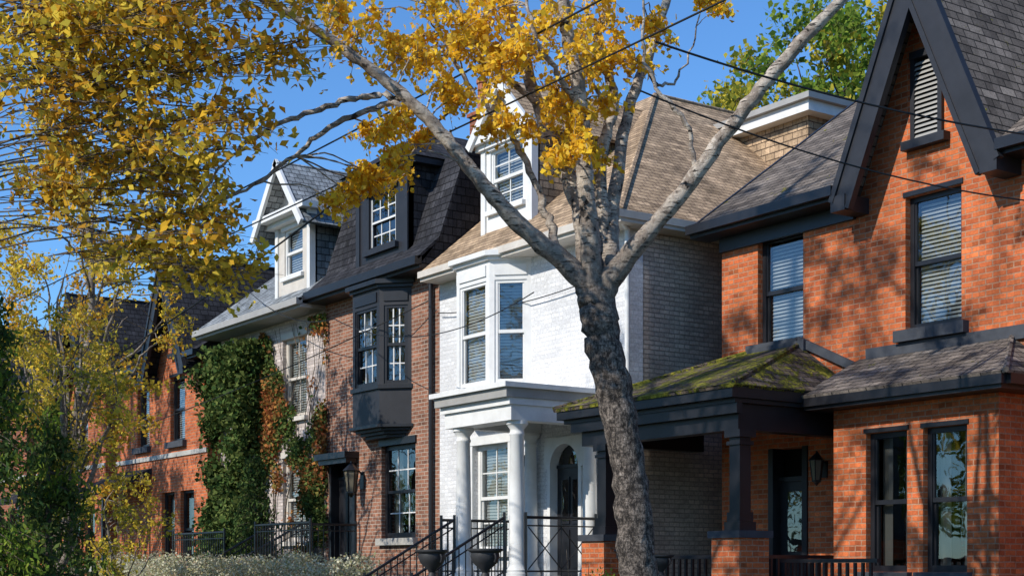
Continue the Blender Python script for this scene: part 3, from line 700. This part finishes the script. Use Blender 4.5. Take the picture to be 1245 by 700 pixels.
# ------------------------------------------------------------------ trees
def catmull(P,R,k):
    P=np.array(P,float); R=np.array(R,float); n=len(P)
    E=np.vstack([2*P[0]-P[1],P,2*P[-1]-P[-2]]); out=[];ro=[]
    for i in range(n-1):
        p0,p1,p2,p3=E[i],E[i+1],E[i+2],E[i+3]
        for j in range(k):
            t=j/k
            out.append(.5*((2*p1)+(-p0+p2)*t+(2*p0-5*p1+4*p2-p3)*t*t+(-p0+3*p1-3*p2+p3)*t**3)); ro.append(R[i]*(1-t)+R[i+1]*t)
    out.append(P[-1]); ro.append(R[-1]); return np.array(out),np.array(ro)
def leafmesh(name,C,size,mat,parent,aspect=.65,vert=0.,jit=.35):
    C=np.asarray(C); n=len(C)
    a=rng.normal(size=(n,3)); a[:,2]-=vert; a/=np.linalg.norm(a,axis=1)[:,None]
    b=rng.normal(size=(n,3)); b-=(b*a).sum(1)[:,None]*a; b/=np.linalg.norm(b,axis=1)[:,None]
    c=np.cross(a,b); L=size*(1+jit*rng.uniform(-1,1,n))[:,None]; Wd=L*aspect
    v=np.stack([C-a*L*.5,C+b*Wd*.5+c*Wd*.18-a*L*.08,C+a*L*.5,C-b*Wd*.5+c*Wd*.18-a*L*.08],1).reshape(-1,3)
    me=bpy.data.meshes.new(name); me.vertices.add(4*n); me.vertices.foreach_set('co',v.astype(np.float32).ravel())
    me.loops.add(4*n); me.loops.foreach_set('vertex_index',np.arange(4*n,dtype=np.int32))
    me.polygons.add(n); me.polygons.foreach_set('loop_start',np.arange(0,4*n,4,dtype=np.int32)); me.polygons.foreach_set('loop_total',np.full(n,4,dtype=np.int32))
    me.update(calc_edges=True); me.validate(); me.materials.append(MATS[mat])
    o=bpy.data.objects.new(name,me); scene.collection.objects.link(o); o.parent=parent; return o
class Tree:
    def __init__(s,name,bark,e=None):
        s.e=e
        if e is None: s.e=bpy.data.objects.new(name,None); scene.collection.objects.link(s.e)
        s.bark=bark; s.V=[];s.F=[];s.nv=0;s.S=[];s.R=[];s.L={}
    def tube(s,P,R,n,rough=0):
        P=np.asarray(P); m=len(P); T=np.gradient(P,axis=0); T/=np.linalg.norm(T,axis=1)[:,None]+1e-9
        ref=np.array([.3,.9,.1]); u=np.cross(T,ref); u/=np.linalg.norm(u,axis=1)[:,None]+1e-9; w=np.cross(T,u)
        a=np.arange(n)*2*np.pi/n
        rr=R[:,None]*(1+rough*rng.normal(size=(m,n)))
        ring=P[:,None,:]+rr[:,:,None]*(np.cos(a)[None,:,None]*u[:,None,:]+np.sin(a)[None,:,None]*w[:,None,:])
        s.V.append(ring.reshape(-1,3)); i=np.arange(m-1)[:,None]*n+np.arange(n)[None,:]; j=np.arange(m-1)[:,None]*n+(np.arange(n)+1)[None,:]%n
        f=np.stack([i,j,j+n,i+n],-1).reshape(-1,4)+s.nv; s.F.append(f); s.nv+=m*n
    def limb(s,P,R,n=9,k=6,jit=.0,reg=True,rough=0):
        A,B=catmull(P,R,k)
        if jit: A[1:-1]+=rng.normal(size=(len(A)-2,3))*jit; B=B*(1+rng.uniform(-.08,.08,len(B)))
        s.tube(A,B,n,rough)
        if reg: s.S.append(A); s.R.append(B)
        return A,B
    def near(s,c):
        A=np.vstack(s.S); R=np.concatenate(s.R); d=A-c; w=np.linalg.norm(d,axis=1)+np.maximum(d[:,2],0)*.8
        i=np.argmin(w); return A[i],R[i]
    def clump(s,c,rad,ntw,nl,mat,droop=.4,r0=.02,spread=.06,reg=True):
        c=np.array(c,float); p,r=s.near(c); mid=(p+c)/2+rng.normal(size=3)*.12*np.linalg.norm(c-p)*.5+np.array([0,0,.08*np.linalg.norm(c-p)])
        s.limb([p,mid,c],[min(r*.6,r0),min(r*.45,r0*.7),.006],5,4,.008,reg)
        for _ in range(ntw):
            d=rng.normal(size=3); d/=np.linalg.norm(d); L=rad*rng.uniform(.5,1.15)
            st=c+(p-c)*rng.uniform(0,.35)
            e=c+d*L*np.array([1,1,.8]); e[2]-=droop*L*rng.uniform(.3,1); m=(st+e)/2+np.array([0,0,droop*L*.3])+rng.normal(size=3)*.03
            t=np.linspace(0,1,5)[:,None]; Q=(1-t)**2*st+2*t*(1-t)*m+t*t*e
            s.tube(Q,np.linspace(.005,.002,5),3)
            tt=rng.uniform(.15,1.02,nl)[:,None]; C=(1-tt)**2*st+2*tt*(1-tt)*m+tt*tt*e+rng.normal(size=(nl,3))*spread
            s.L.setdefault(mat,[]).append(C)
    def done(s,size,vert=.4,aspect=.65):
        V=np.vstack(s.V);F=np.vstack(s.F); me=bpy.data.meshes.new('wood'); me.from_pydata(V.tolist(),[],F.tolist()); me.update()
        me.polygons.foreach_set('use_smooth',np.ones(len(me.polygons),dtype=bool)); me.materials.append(MATS[s.bark])
        o=bpy.data.objects.new('trunk_and_branches',me); scene.collection.objects.link(o); o.parent=s.e
        for m,c in s.L.items(): leafmesh('foliage',np.vstack(c),size,m,s.e,aspect,vert)

fv=np.array([-.822,.569,0]); rv=np.array([.569,.822,0])
def bp(s,d,z):  # birch-local: s across, d deeper, z height
    k=(14+d)/14; q=fv*(14+d)+rv*((1.19+s)*k); return (q[0],q[1],1.6+(z-1.6)*k)
T=Tree('birch_tree','birch_bark')
def L(pts,rad,jit=.006,n=14,rough=.02): return T.limb([bp(*p) for p in pts],rad,n,7,jit,rough=rough)
L([(.06,0,0.0),(.04,0,.7),(.0,0,1.6),(-.06,0,2.3),(-.17,0,3.0),(-.30,0,3.6),(-.38,0,4.05),(-.42,0,4.4)],[.27,.195,.174,.164,.162,.168,.172,.15],.010,26,.035)
L([(-.42,0,4.1),(-.56,-.05,4.36),(-.97,-.15,4.71),(-1.36,-.3,5.1),(-1.71,-.4,5.53),(-2.1,-.5,5.96),(-2.57,-.6,6.34),(-2.95,-.7,6.62),(-3.38,-.8,6.89),(-3.9,-.9,7.15)],[.13,.105,.08,.072,.064,.058,.05,.044,.038,.025])
L([(-2.15,-.5,5.98),(-2.3,-.5,6.06),(-2.68,-.6,6.03),(-3.15,-.7,5.88),(-3.6,-.9,5.68),(-3.93,-1,5.41),(-4.2,-1,5.02)],[.035,.033,.028,.024,.018,.013,.007],.01,8)
L([(-2.1,-.5,5.93),(-2.4,-.5,5.97),(-2.92,-.5,5.76),(-3.3,-.4,5.45),(-3.77,-.4,5.14),(-4.3,-.5,4.98)],[.035,.03,.024,.02,.014,.007],.01,8)
L([(-.42,.05,4.1),(-.48,.1,4.45),(-.56,.3,5.02),(-.82,.5,5.64),(-1.09,.7,6.42),(-1.27,.9,6.97),(-1.5,1,7.9),(-1.6,1,8.8)],[.12,.11,.085,.07,.058,.05,.035,.015])
L([(-.42,0,4.1),(-.43,-.1,4.45),(-.49,-.2,5.1),(-.54,-.3,5.96),(-.66,-.4,6.58),(-.7,-.5,6.97),(-.74,-.5,8.0),(-.6,-.5,9.2)],[.12,.105,.08,.07,.06,.054,.04,.015])
L([(-.36,.1,4.15),(-.27,.2,4.5),(-.24,.4,4.94),(-.12,.6,5.8),(.12,.8,6.5),(.31,1,7.12),(.5,1.1,8.2)],[.11,.095,.07,.058,.048,.04,.02])
L([(-.36,0,4.1),(-.22,-.1,4.38),(.12,-.3,4.79),(.51,-.5,5.26),(.97,-.7,5.88),(1.44,-.9,6.46),(1.98,-1.1,7.04),(2.5,-1.2,7.8)],[.13,.105,.077,.07,.064,.057,.05,.025])
L([(-.32,.15,4.3),(-.31,.3,4.65),(-.36,.4,5.41),(-.23,.5,6.03),(-.38,.6,6.58),(-.2,.7,7.2),(-.1,.7,8.5)],[.09,.08,.06,.05,.04,.035,.015])
L([(-.75,-.1,4.55),(-.85,.1,4.9),(-1.0,.2,5.3),(-1.22,.3,5.72),(-1.56,.3,6.11),(-1.9,.3,6.73),(-2.1,.3,7.4)],[.05,.04,.034,.028,.024,.02,.01],.012,8)
L([(-.95,.5,6.0),(-1.3,.4,6.3),(-1.6,.3,6.75),(-1.9,.2,7.3)],[.03,.025,.02,.01],.012,8)
L([(.05,.8,6.4),(.2,.9,6.15),(.42,1,6.3),(.6,1,6.9)],[.028,.018,.012,.006],.015,6)
L([(-.55,-.3,6.0),(-.8,-.5,6.3),(-1.0,-.6,6.7),(-1.1,-.6,7.3)],[.03,.025,.02,.01],.012,8)
L([(-.15,.6,5.7),(-.35,.8,6.0),(-.5,.9,6.4),(-.5,.9,7)],[.03,.025,.02,.01],.012,8)
L([(.55,-.5,5.3),(.45,-.6,5.8),(.1,-.7,6.3),(.05,-.8,7)],[.025,.022,.018,.01],.012,8)
cl=[(-2.53,6.73,.34),(-2.25,6.55,.28),(-1.98,6.5,.34),(-1.67,6.85,.34),(-1.44,6.42,.32),(-2.49,5.4,.2),(-2.35,5.62,.22),(-2.3,5.35,.16),(-2.6,5.15,.13),(-2.15,5.75,.18),(-.97,6.65,.34),(-.66,6.27,.34),(-.43,6.65,.34),(-.2,6.38,.28),(-.58,5.85,.26),(-.39,5.6,.22),(-1.36,6.9,.32),(.74,7.0,.14),(-1.75,6.15,.26),(-1.2,5.85,.2),(-2.95,6.95,.24),(-.05,6.73,.24),(-.6,6.95,.34),(-.72,5.5,.16),(-1.55,6.65,.26),(-1.9,7.0,.3),(-.5,6.1,.26),(-1.15,6.5,.26)]
for s_,z,r in cl:
    for dd in (-.45,0,.35): T.clump(bp(s_+rng.uniform(-.2,.2),dd+rng.uniform(-.3,.3),z+rng.uniform(-.15,.15)),r*1.0,10,16,'leaf_yellow',.9,.010,.03,False)
for _ in range(26):
    a=rng.uniform(0,6.28); rr=2.4*math.sqrt(rng.uniform()); T.clump(bp(-.9+rr*math.cos(a),rr*.8*math.sin(a),rng.uniform(7.4,9.6)),.45,12,10,'leaf_yellow',.5,.014,.04,False)
T.done(.058,.7,.8)

def grow(name,base,top,cc,cr,nl,ncl,crad,ntw,nlv,size,mats,bark,tr,droop=.4,spread=.08,low=.35,extra=()):
    T=Tree(name,bark); b=np.array(base,float); t=np.array(top,float)
    pts=[b+(t-b)*f+np.array([rng.normal()*.12,rng.normal()*.12,0])*(f>0) for f in (0,.12,.3,.5,.7,.88,1)]
    A,R=T.limb(pts,[tr*1.4,tr,tr*.88,tr*.7,tr*.5,tr*.3,tr*.12],12,6,.01)
    cc=np.array(cc,float); cr=np.array(cr,float)
    for k in range(nl):
        i=int(len(A)*rng.uniform(low,.92)); d=rng.normal(size=3); d[2]=rng.uniform(-.35,.9); d/=np.linalg.norm(d)
        e=cc+d*cr*.82; p=A[i]; m1=p+(e-p)*.35+np.array([0,0,.12*np.linalg.norm(e-p)]); m2=p+(e-p)*.7+rng.normal(size=3)*.15+np.array([0,0,.1*np.linalg.norm(e-p)])
        T.limb([p,m1,m2,e],[R[i]*.45,R[i]*.3,R[i]*.16,.010],7,6,.02)
    for k in range(ncl):
        d=rng.normal(size=3); d/=np.linalg.norm(d); c=cc+d*cr*rng.uniform(.25,1)**.6
        T.clump(c,crad*rng.uniform(.7,1.3),ntw,nlv,mats[int(rng.integers(len(mats)))],droop,.02,spread,False)
    for c in extra: T.clump(np.array(c[:3]),c[3],ntw+1,nlv+3,mats[int(rng.integers(len(mats)))],droop,.012,spread,False)
    T.done(size,.4); return T
ex=[]
for (x,y,z,r) in ((-11.7,4.9,6.0,.5),(-11.2,5.2,6.3,.5),(-12.2,4.8,5.6,.5),(-11.9,5.2,5.2,.4),(-12.4,5.4,4.7,.35),(-12.9,4.7,5.8,.5),(-13.2,4.5,5.3,.45),(-12.6,4.2,6.1,.5),(-10.4,5.2,6.3,.4),(-11.0,5.4,5.9,.35),(-13.5,4.2,6.2,.5),(-12.6,5.3,5.2,.35),(-13.0,5.5,4.9,.3),(-9.9,5.2,6.2,.3),(-11.6,5.4,5.5,.3),(-13.4,4.6,5.0,.4),(-12.3,4.5,6.3,.5),(-11.4,4.6,6.2,.5),(-12.9,5.8,4.3,.25),(-12.7,5.6,4.55,.25)):
    ex.append((x,y,z,r)); ex.append((x+rng.uniform(-.6,.4),y+rng.uniform(-.5,.3),min(z+rng.uniform(0,.7),6.6),r))
    ex.append((x+rng.uniform(-.8,.3),y+rng.uniform(-.4,.3),min(z+rng.uniform(.1,.9),6.7),r))
grow('maple_tree',(-16.2,2.6,0),(-15.2,3.0,18.5),(-14.6,3.0,12.5),(4.2,3.0,6.0),34,105,.6,14,9,.085,['leaf_ochre','leaf_gold','leaf_ochre'],'brown_bark',.26,.5,.06,extra=ex,low=.3)
grow('golden_tree',(-28.0,9.2,.1),(-27.6,9.2,10.0),(-27.6,9.1,6.5),(3.3,1.9,4.2),26,110,.42,11,10,.085,['leaf_gold','leaf_gold','leaf_ochre'],'grey_bark',.13,.4,.07,low=.2)
grow('ash_tree',(-40,6.0,.1),(-39.5,6,14.5),(-39.2,6.2,10.2),(5.0,2.4,4.4),26,90,.8,15,9,.12,['leaf_olive','leaf_gold','leaf_olive'],'brown_bark',.25,.5,.12,low=.3)
grow('ash_tree',(-23.6,2.9,.1),(-23.4,3.2,11),(-22.0,4.0,7.8),(3.6,1.6,2.9),20,85,.55,16,12,.08,['leaf_olive','leaf_gold','leaf_olive'],'brown_bark',.16,.8,.08,low=.4)
grow('green_tree',(-34,37,.8),(-34,37,19),(-33.5,36,14.5),(6.5,5,6.0),24,150,1.2,18,12,.22,['leaf_green','leaf_green','leaf_olive'],'brown_bark',.3,.3,.22)
# yellow-leaved young tree among the cedars
grow('golden_tree',(-23.6,7.4,.1),(-23.4,7.5,6.2),(-23.3,7.5,4.2),(1.5,.9,2.0),14,34,.4,10,10,.075,['leaf_gold','leaf_olive','leaf_gold'],'grey_bark',.07,.5,.06,low=.2)

def conifer(name,x,y,z0,z1,r,n,size,mats=('leaf_conifer',),droop=.5):
    T=Tree(name,'brown_bark'); T.limb([(x,y,z0),(x+.05,y,(z0+z1)/2),(x,y,z1)],[r*.09,r*.05,.01],8,6,.0)
    lob=rng.uniform(0,6.28,3)
    for _ in range(n):
        h=rng.uniform(0,1)**1.15; z=z0+.3+(z1-z0-.3)*h; a=rng.uniform(0,6.283)
        R=r*(1-h)**.7*rng.uniform(.6,1.15)*(1+.25*math.sin(2*a+lob[0]+z*1.3)+.15*math.sin(z*4+lob[1]))+.05
        tip=np.array([x+R*math.cos(a),y+R*math.sin(a),z-droop*R*.5]); st=np.array([x,y,z]); m=(st+tip)/2+np.array([0,0,.12*R])
        t=np.linspace(0,1,5)[:,None]; T.tube((1-t)**2*st+2*t*(1-t)*m+t*t*tip,np.linspace(.014,.004,5),3)
        k=int(20+40*R); tt=rng.uniform(.25,1.03,k)[:,None]; C=(1-tt)**2*st+2*tt*(1-tt)*m+tt*tt*tip+rng.normal(size=(k,3))*np.array([.08,.08,.05])*(1+.7*R)
        C[:,2]-=np.abs(rng.normal(size=k))*.14*droop; T.L.setdefault(mats[int(rng.integers(len(mats)))],[]).append(C)
    T.done(size,1.2,.4); return T
mm=('leaf_conifer','leaf_conifer','leaf_conifer','leaf_green')
conifer('cedar_tree',-21.8,5.9,.1,5.9,1.1,250,.11,mm)
conifer('cedar_tree',-25.0,7.9,.1,4.4,1.0,170,.11,mm)
conifer('cedar_tree',-22.5,7.0,.1,4.0,1.0,160,.11,mm)
conifer('spruce_tree',-29.2,13.5,.7,4.0,.75,180,.10)
grow('golden_shrub',(-25.8,9.3,.1),(-25.8,9.3,3.0),(-25.8,9.3,2.4),(1.2,.8,1.2),10,24,.35,9,8,.075,['leaf_gold','leaf_olive'],'grey_bark',.05,.4,.06,low=.1)

def hedge(name,x0,x1,y0,y1,z0,z1,n,size,mat,bump=.12):
    e=bpy.data.objects.new(name,None); scene.collection.objects.link(e)
    x=rng.uniform(x0,x1,n); y=rng.uniform(y0,y1,n); top=z1-bump+bump*(np.sin(x*2.3)+.6*np.sin(x*5.1+1)+.5*np.sin(y*4+x*3)); h=rng.uniform(0,1,n)**.45
    z=z0+(top-z0)*h+rng.normal(size=n)*.04
    leafmesh('foliage',np.stack([x,y,z],1),size,mat,e,.6,0)
    T=Tree('stems','brown_bark',e)
    for _ in range(80):
        a=np.array([rng.uniform(x0+.2,x1-.2),rng.uniform(y0+.2,y1-.2),z0-.2]); T.tube(np.array([a,a+rng.normal(size=3)*.1+np.array([0,0,(z1-z0)*.5]),a+rng.normal(size=3)*.2+np.array([0,0,(z1-z0)*.9])]),np.array([.015,.01,.004]),4)
    T.done(size)
hedge('hedge',-33.5,-21.4,11.3,12.2,.3,1.83,40000,.055,'leaf_hedge',.09)
hedge('garden_shrub',-17.2,-15.2,12.4,13.2,.7,1.45,5000,.05,'leaf_green')

def ivy(name,x0,x1,z0,z1,y,n,mats,size,thr,thick):
    x=rng.uniform(x0,x1,n*3); z=rng.uniform(z0,z1,n*3)
    f=np.sin(x*1.7+1.3*np.sin(z*.9))+np.sin(z*1.5+2*np.sin(x*.8))+.7*np.sin(x*4.1+z*2.7)+.6*np.sin(z*5.3-x*3.1)
    k=(f+rng.normal(size=n*3)*.4)>thr; x,z,f=x[k],z[k],f[k]
    yy=y-.03-np.abs(rng.normal(size=len(x)))*thick*(1+.5*np.clip(f,0,2))
    e=bpy.data.objects.new(name,None); scene.collection.objects.link(e)
    P=np.stack([x,yy,z],1); sel=(np.sin(x*2.1+z)+np.sin(z*2.7-x)+rng.normal(size=len(x))*.8)
    if len(mats)==1: leafmesh('ivy_leaves',P,size,mats[0],e,.85,.3)
    else:
        leafmesh('ivy_leaves',P[sel>0],size,mats[0],e,.85,.3); leafmesh('ivy_leaves_green',P[sel<=0],size,mats[1],e,.85,.3)
    T=Tree('ivy_stems','brown_bark',e)
    for _ in range(14):
        a=rng.uniform(x0,x1); P=[(a,y-.02,.8)]
        for q in range(6): a+=rng.normal()*.25; P.append((a,y-.02,.8+(z1-.8)*(q+1)/6))
        T.limb(P,[.02,.018,.015,.012,.01,.008,.005],5,4,.01)
    T.done(size)
ivy('climbing_ivy',-34.5,-31.6,.9,6.9,14.95,19000,['leaf_ivy'],.12,-.9,.18)
ivy('climbing_ivy',-31.9,-28.6,1.2,7.1,14.97,8500,['leaf_ivy_red','leaf_ivy'],.085,.2,.05)

e=Tree('distant_trees','brown_bark')
for k in range(16):
    x=-75+k*6+rng.uniform(-1,1); y=-17+rng.uniform(-2,2); e.limb([(x,y,0),(x,y,3),(x+.3,y,7)],[.2,.15,.05],6,3)
    for _ in range(20):
        d=rng.normal(size=3); d/=np.linalg.norm(d); c=np.array([x,y,5.2])+d*np.array([3,2.5,3.2])*rng.uniform(.4,1)
        e.L.setdefault('leaf_olive' if k%2 else 'leaf_green',[]).append(c+rng.normal(size=(36,3))*.5)
e.done(.42)

# ------------------------------------------------------------------ camera, light, world
cd=bpy.data.cameras.new('camera'); co=bpy.data.objects.new('camera',cd); scene.collection.objects.link(co)
cd.sensor_width=36; cd.lens=1800/1245*36; cd.shift_y=340/1245; cd.clip_end=3000; cd.clip_start=.1
co.location=(0,0,1.6)
co.rotation_euler=Vector((-.822,.569,0)).to_track_quat('-Z','Y').to_euler()
scene.camera=co
sd_=Vector((.05,-1,.72)).normalized()
sl=bpy.data.lights.new('sun','SUN'); sl.energy=5.0; sl.angle=math.radians(.5); sl.color=(1,.945,.86)
so=bpy.data.objects.new('sun',sl); scene.collection.objects.link(so); so.rotation_euler=(-sd_).to_track_quat('-Z','Y').to_euler(); so.location=(0,-20,30)
w=bpy.data.worlds.new('World'); scene.world=w; w.use_nodes=True; nt=w.node_tree
sk=nt.nodes.new('ShaderNodeTexSky'); sk.sky_type='NISHITA'; sk.sun_disc=False
sk.sun_elevation=math.asin(sd_.z); sk.sun_rotation=math.atan2(sd_.x,sd_.y); sk.air_density=1.0; sk.dust_density=.1; sk.ozone_density=3.0
tint=mix(nt,1,sk.outputs[0],(.66,1.02,1.36),'MULTIPLY')
bg=nt.nodes['Background']; nt.links.new(tint,bg.inputs[0]); bg.inputs[1].default_value=.14
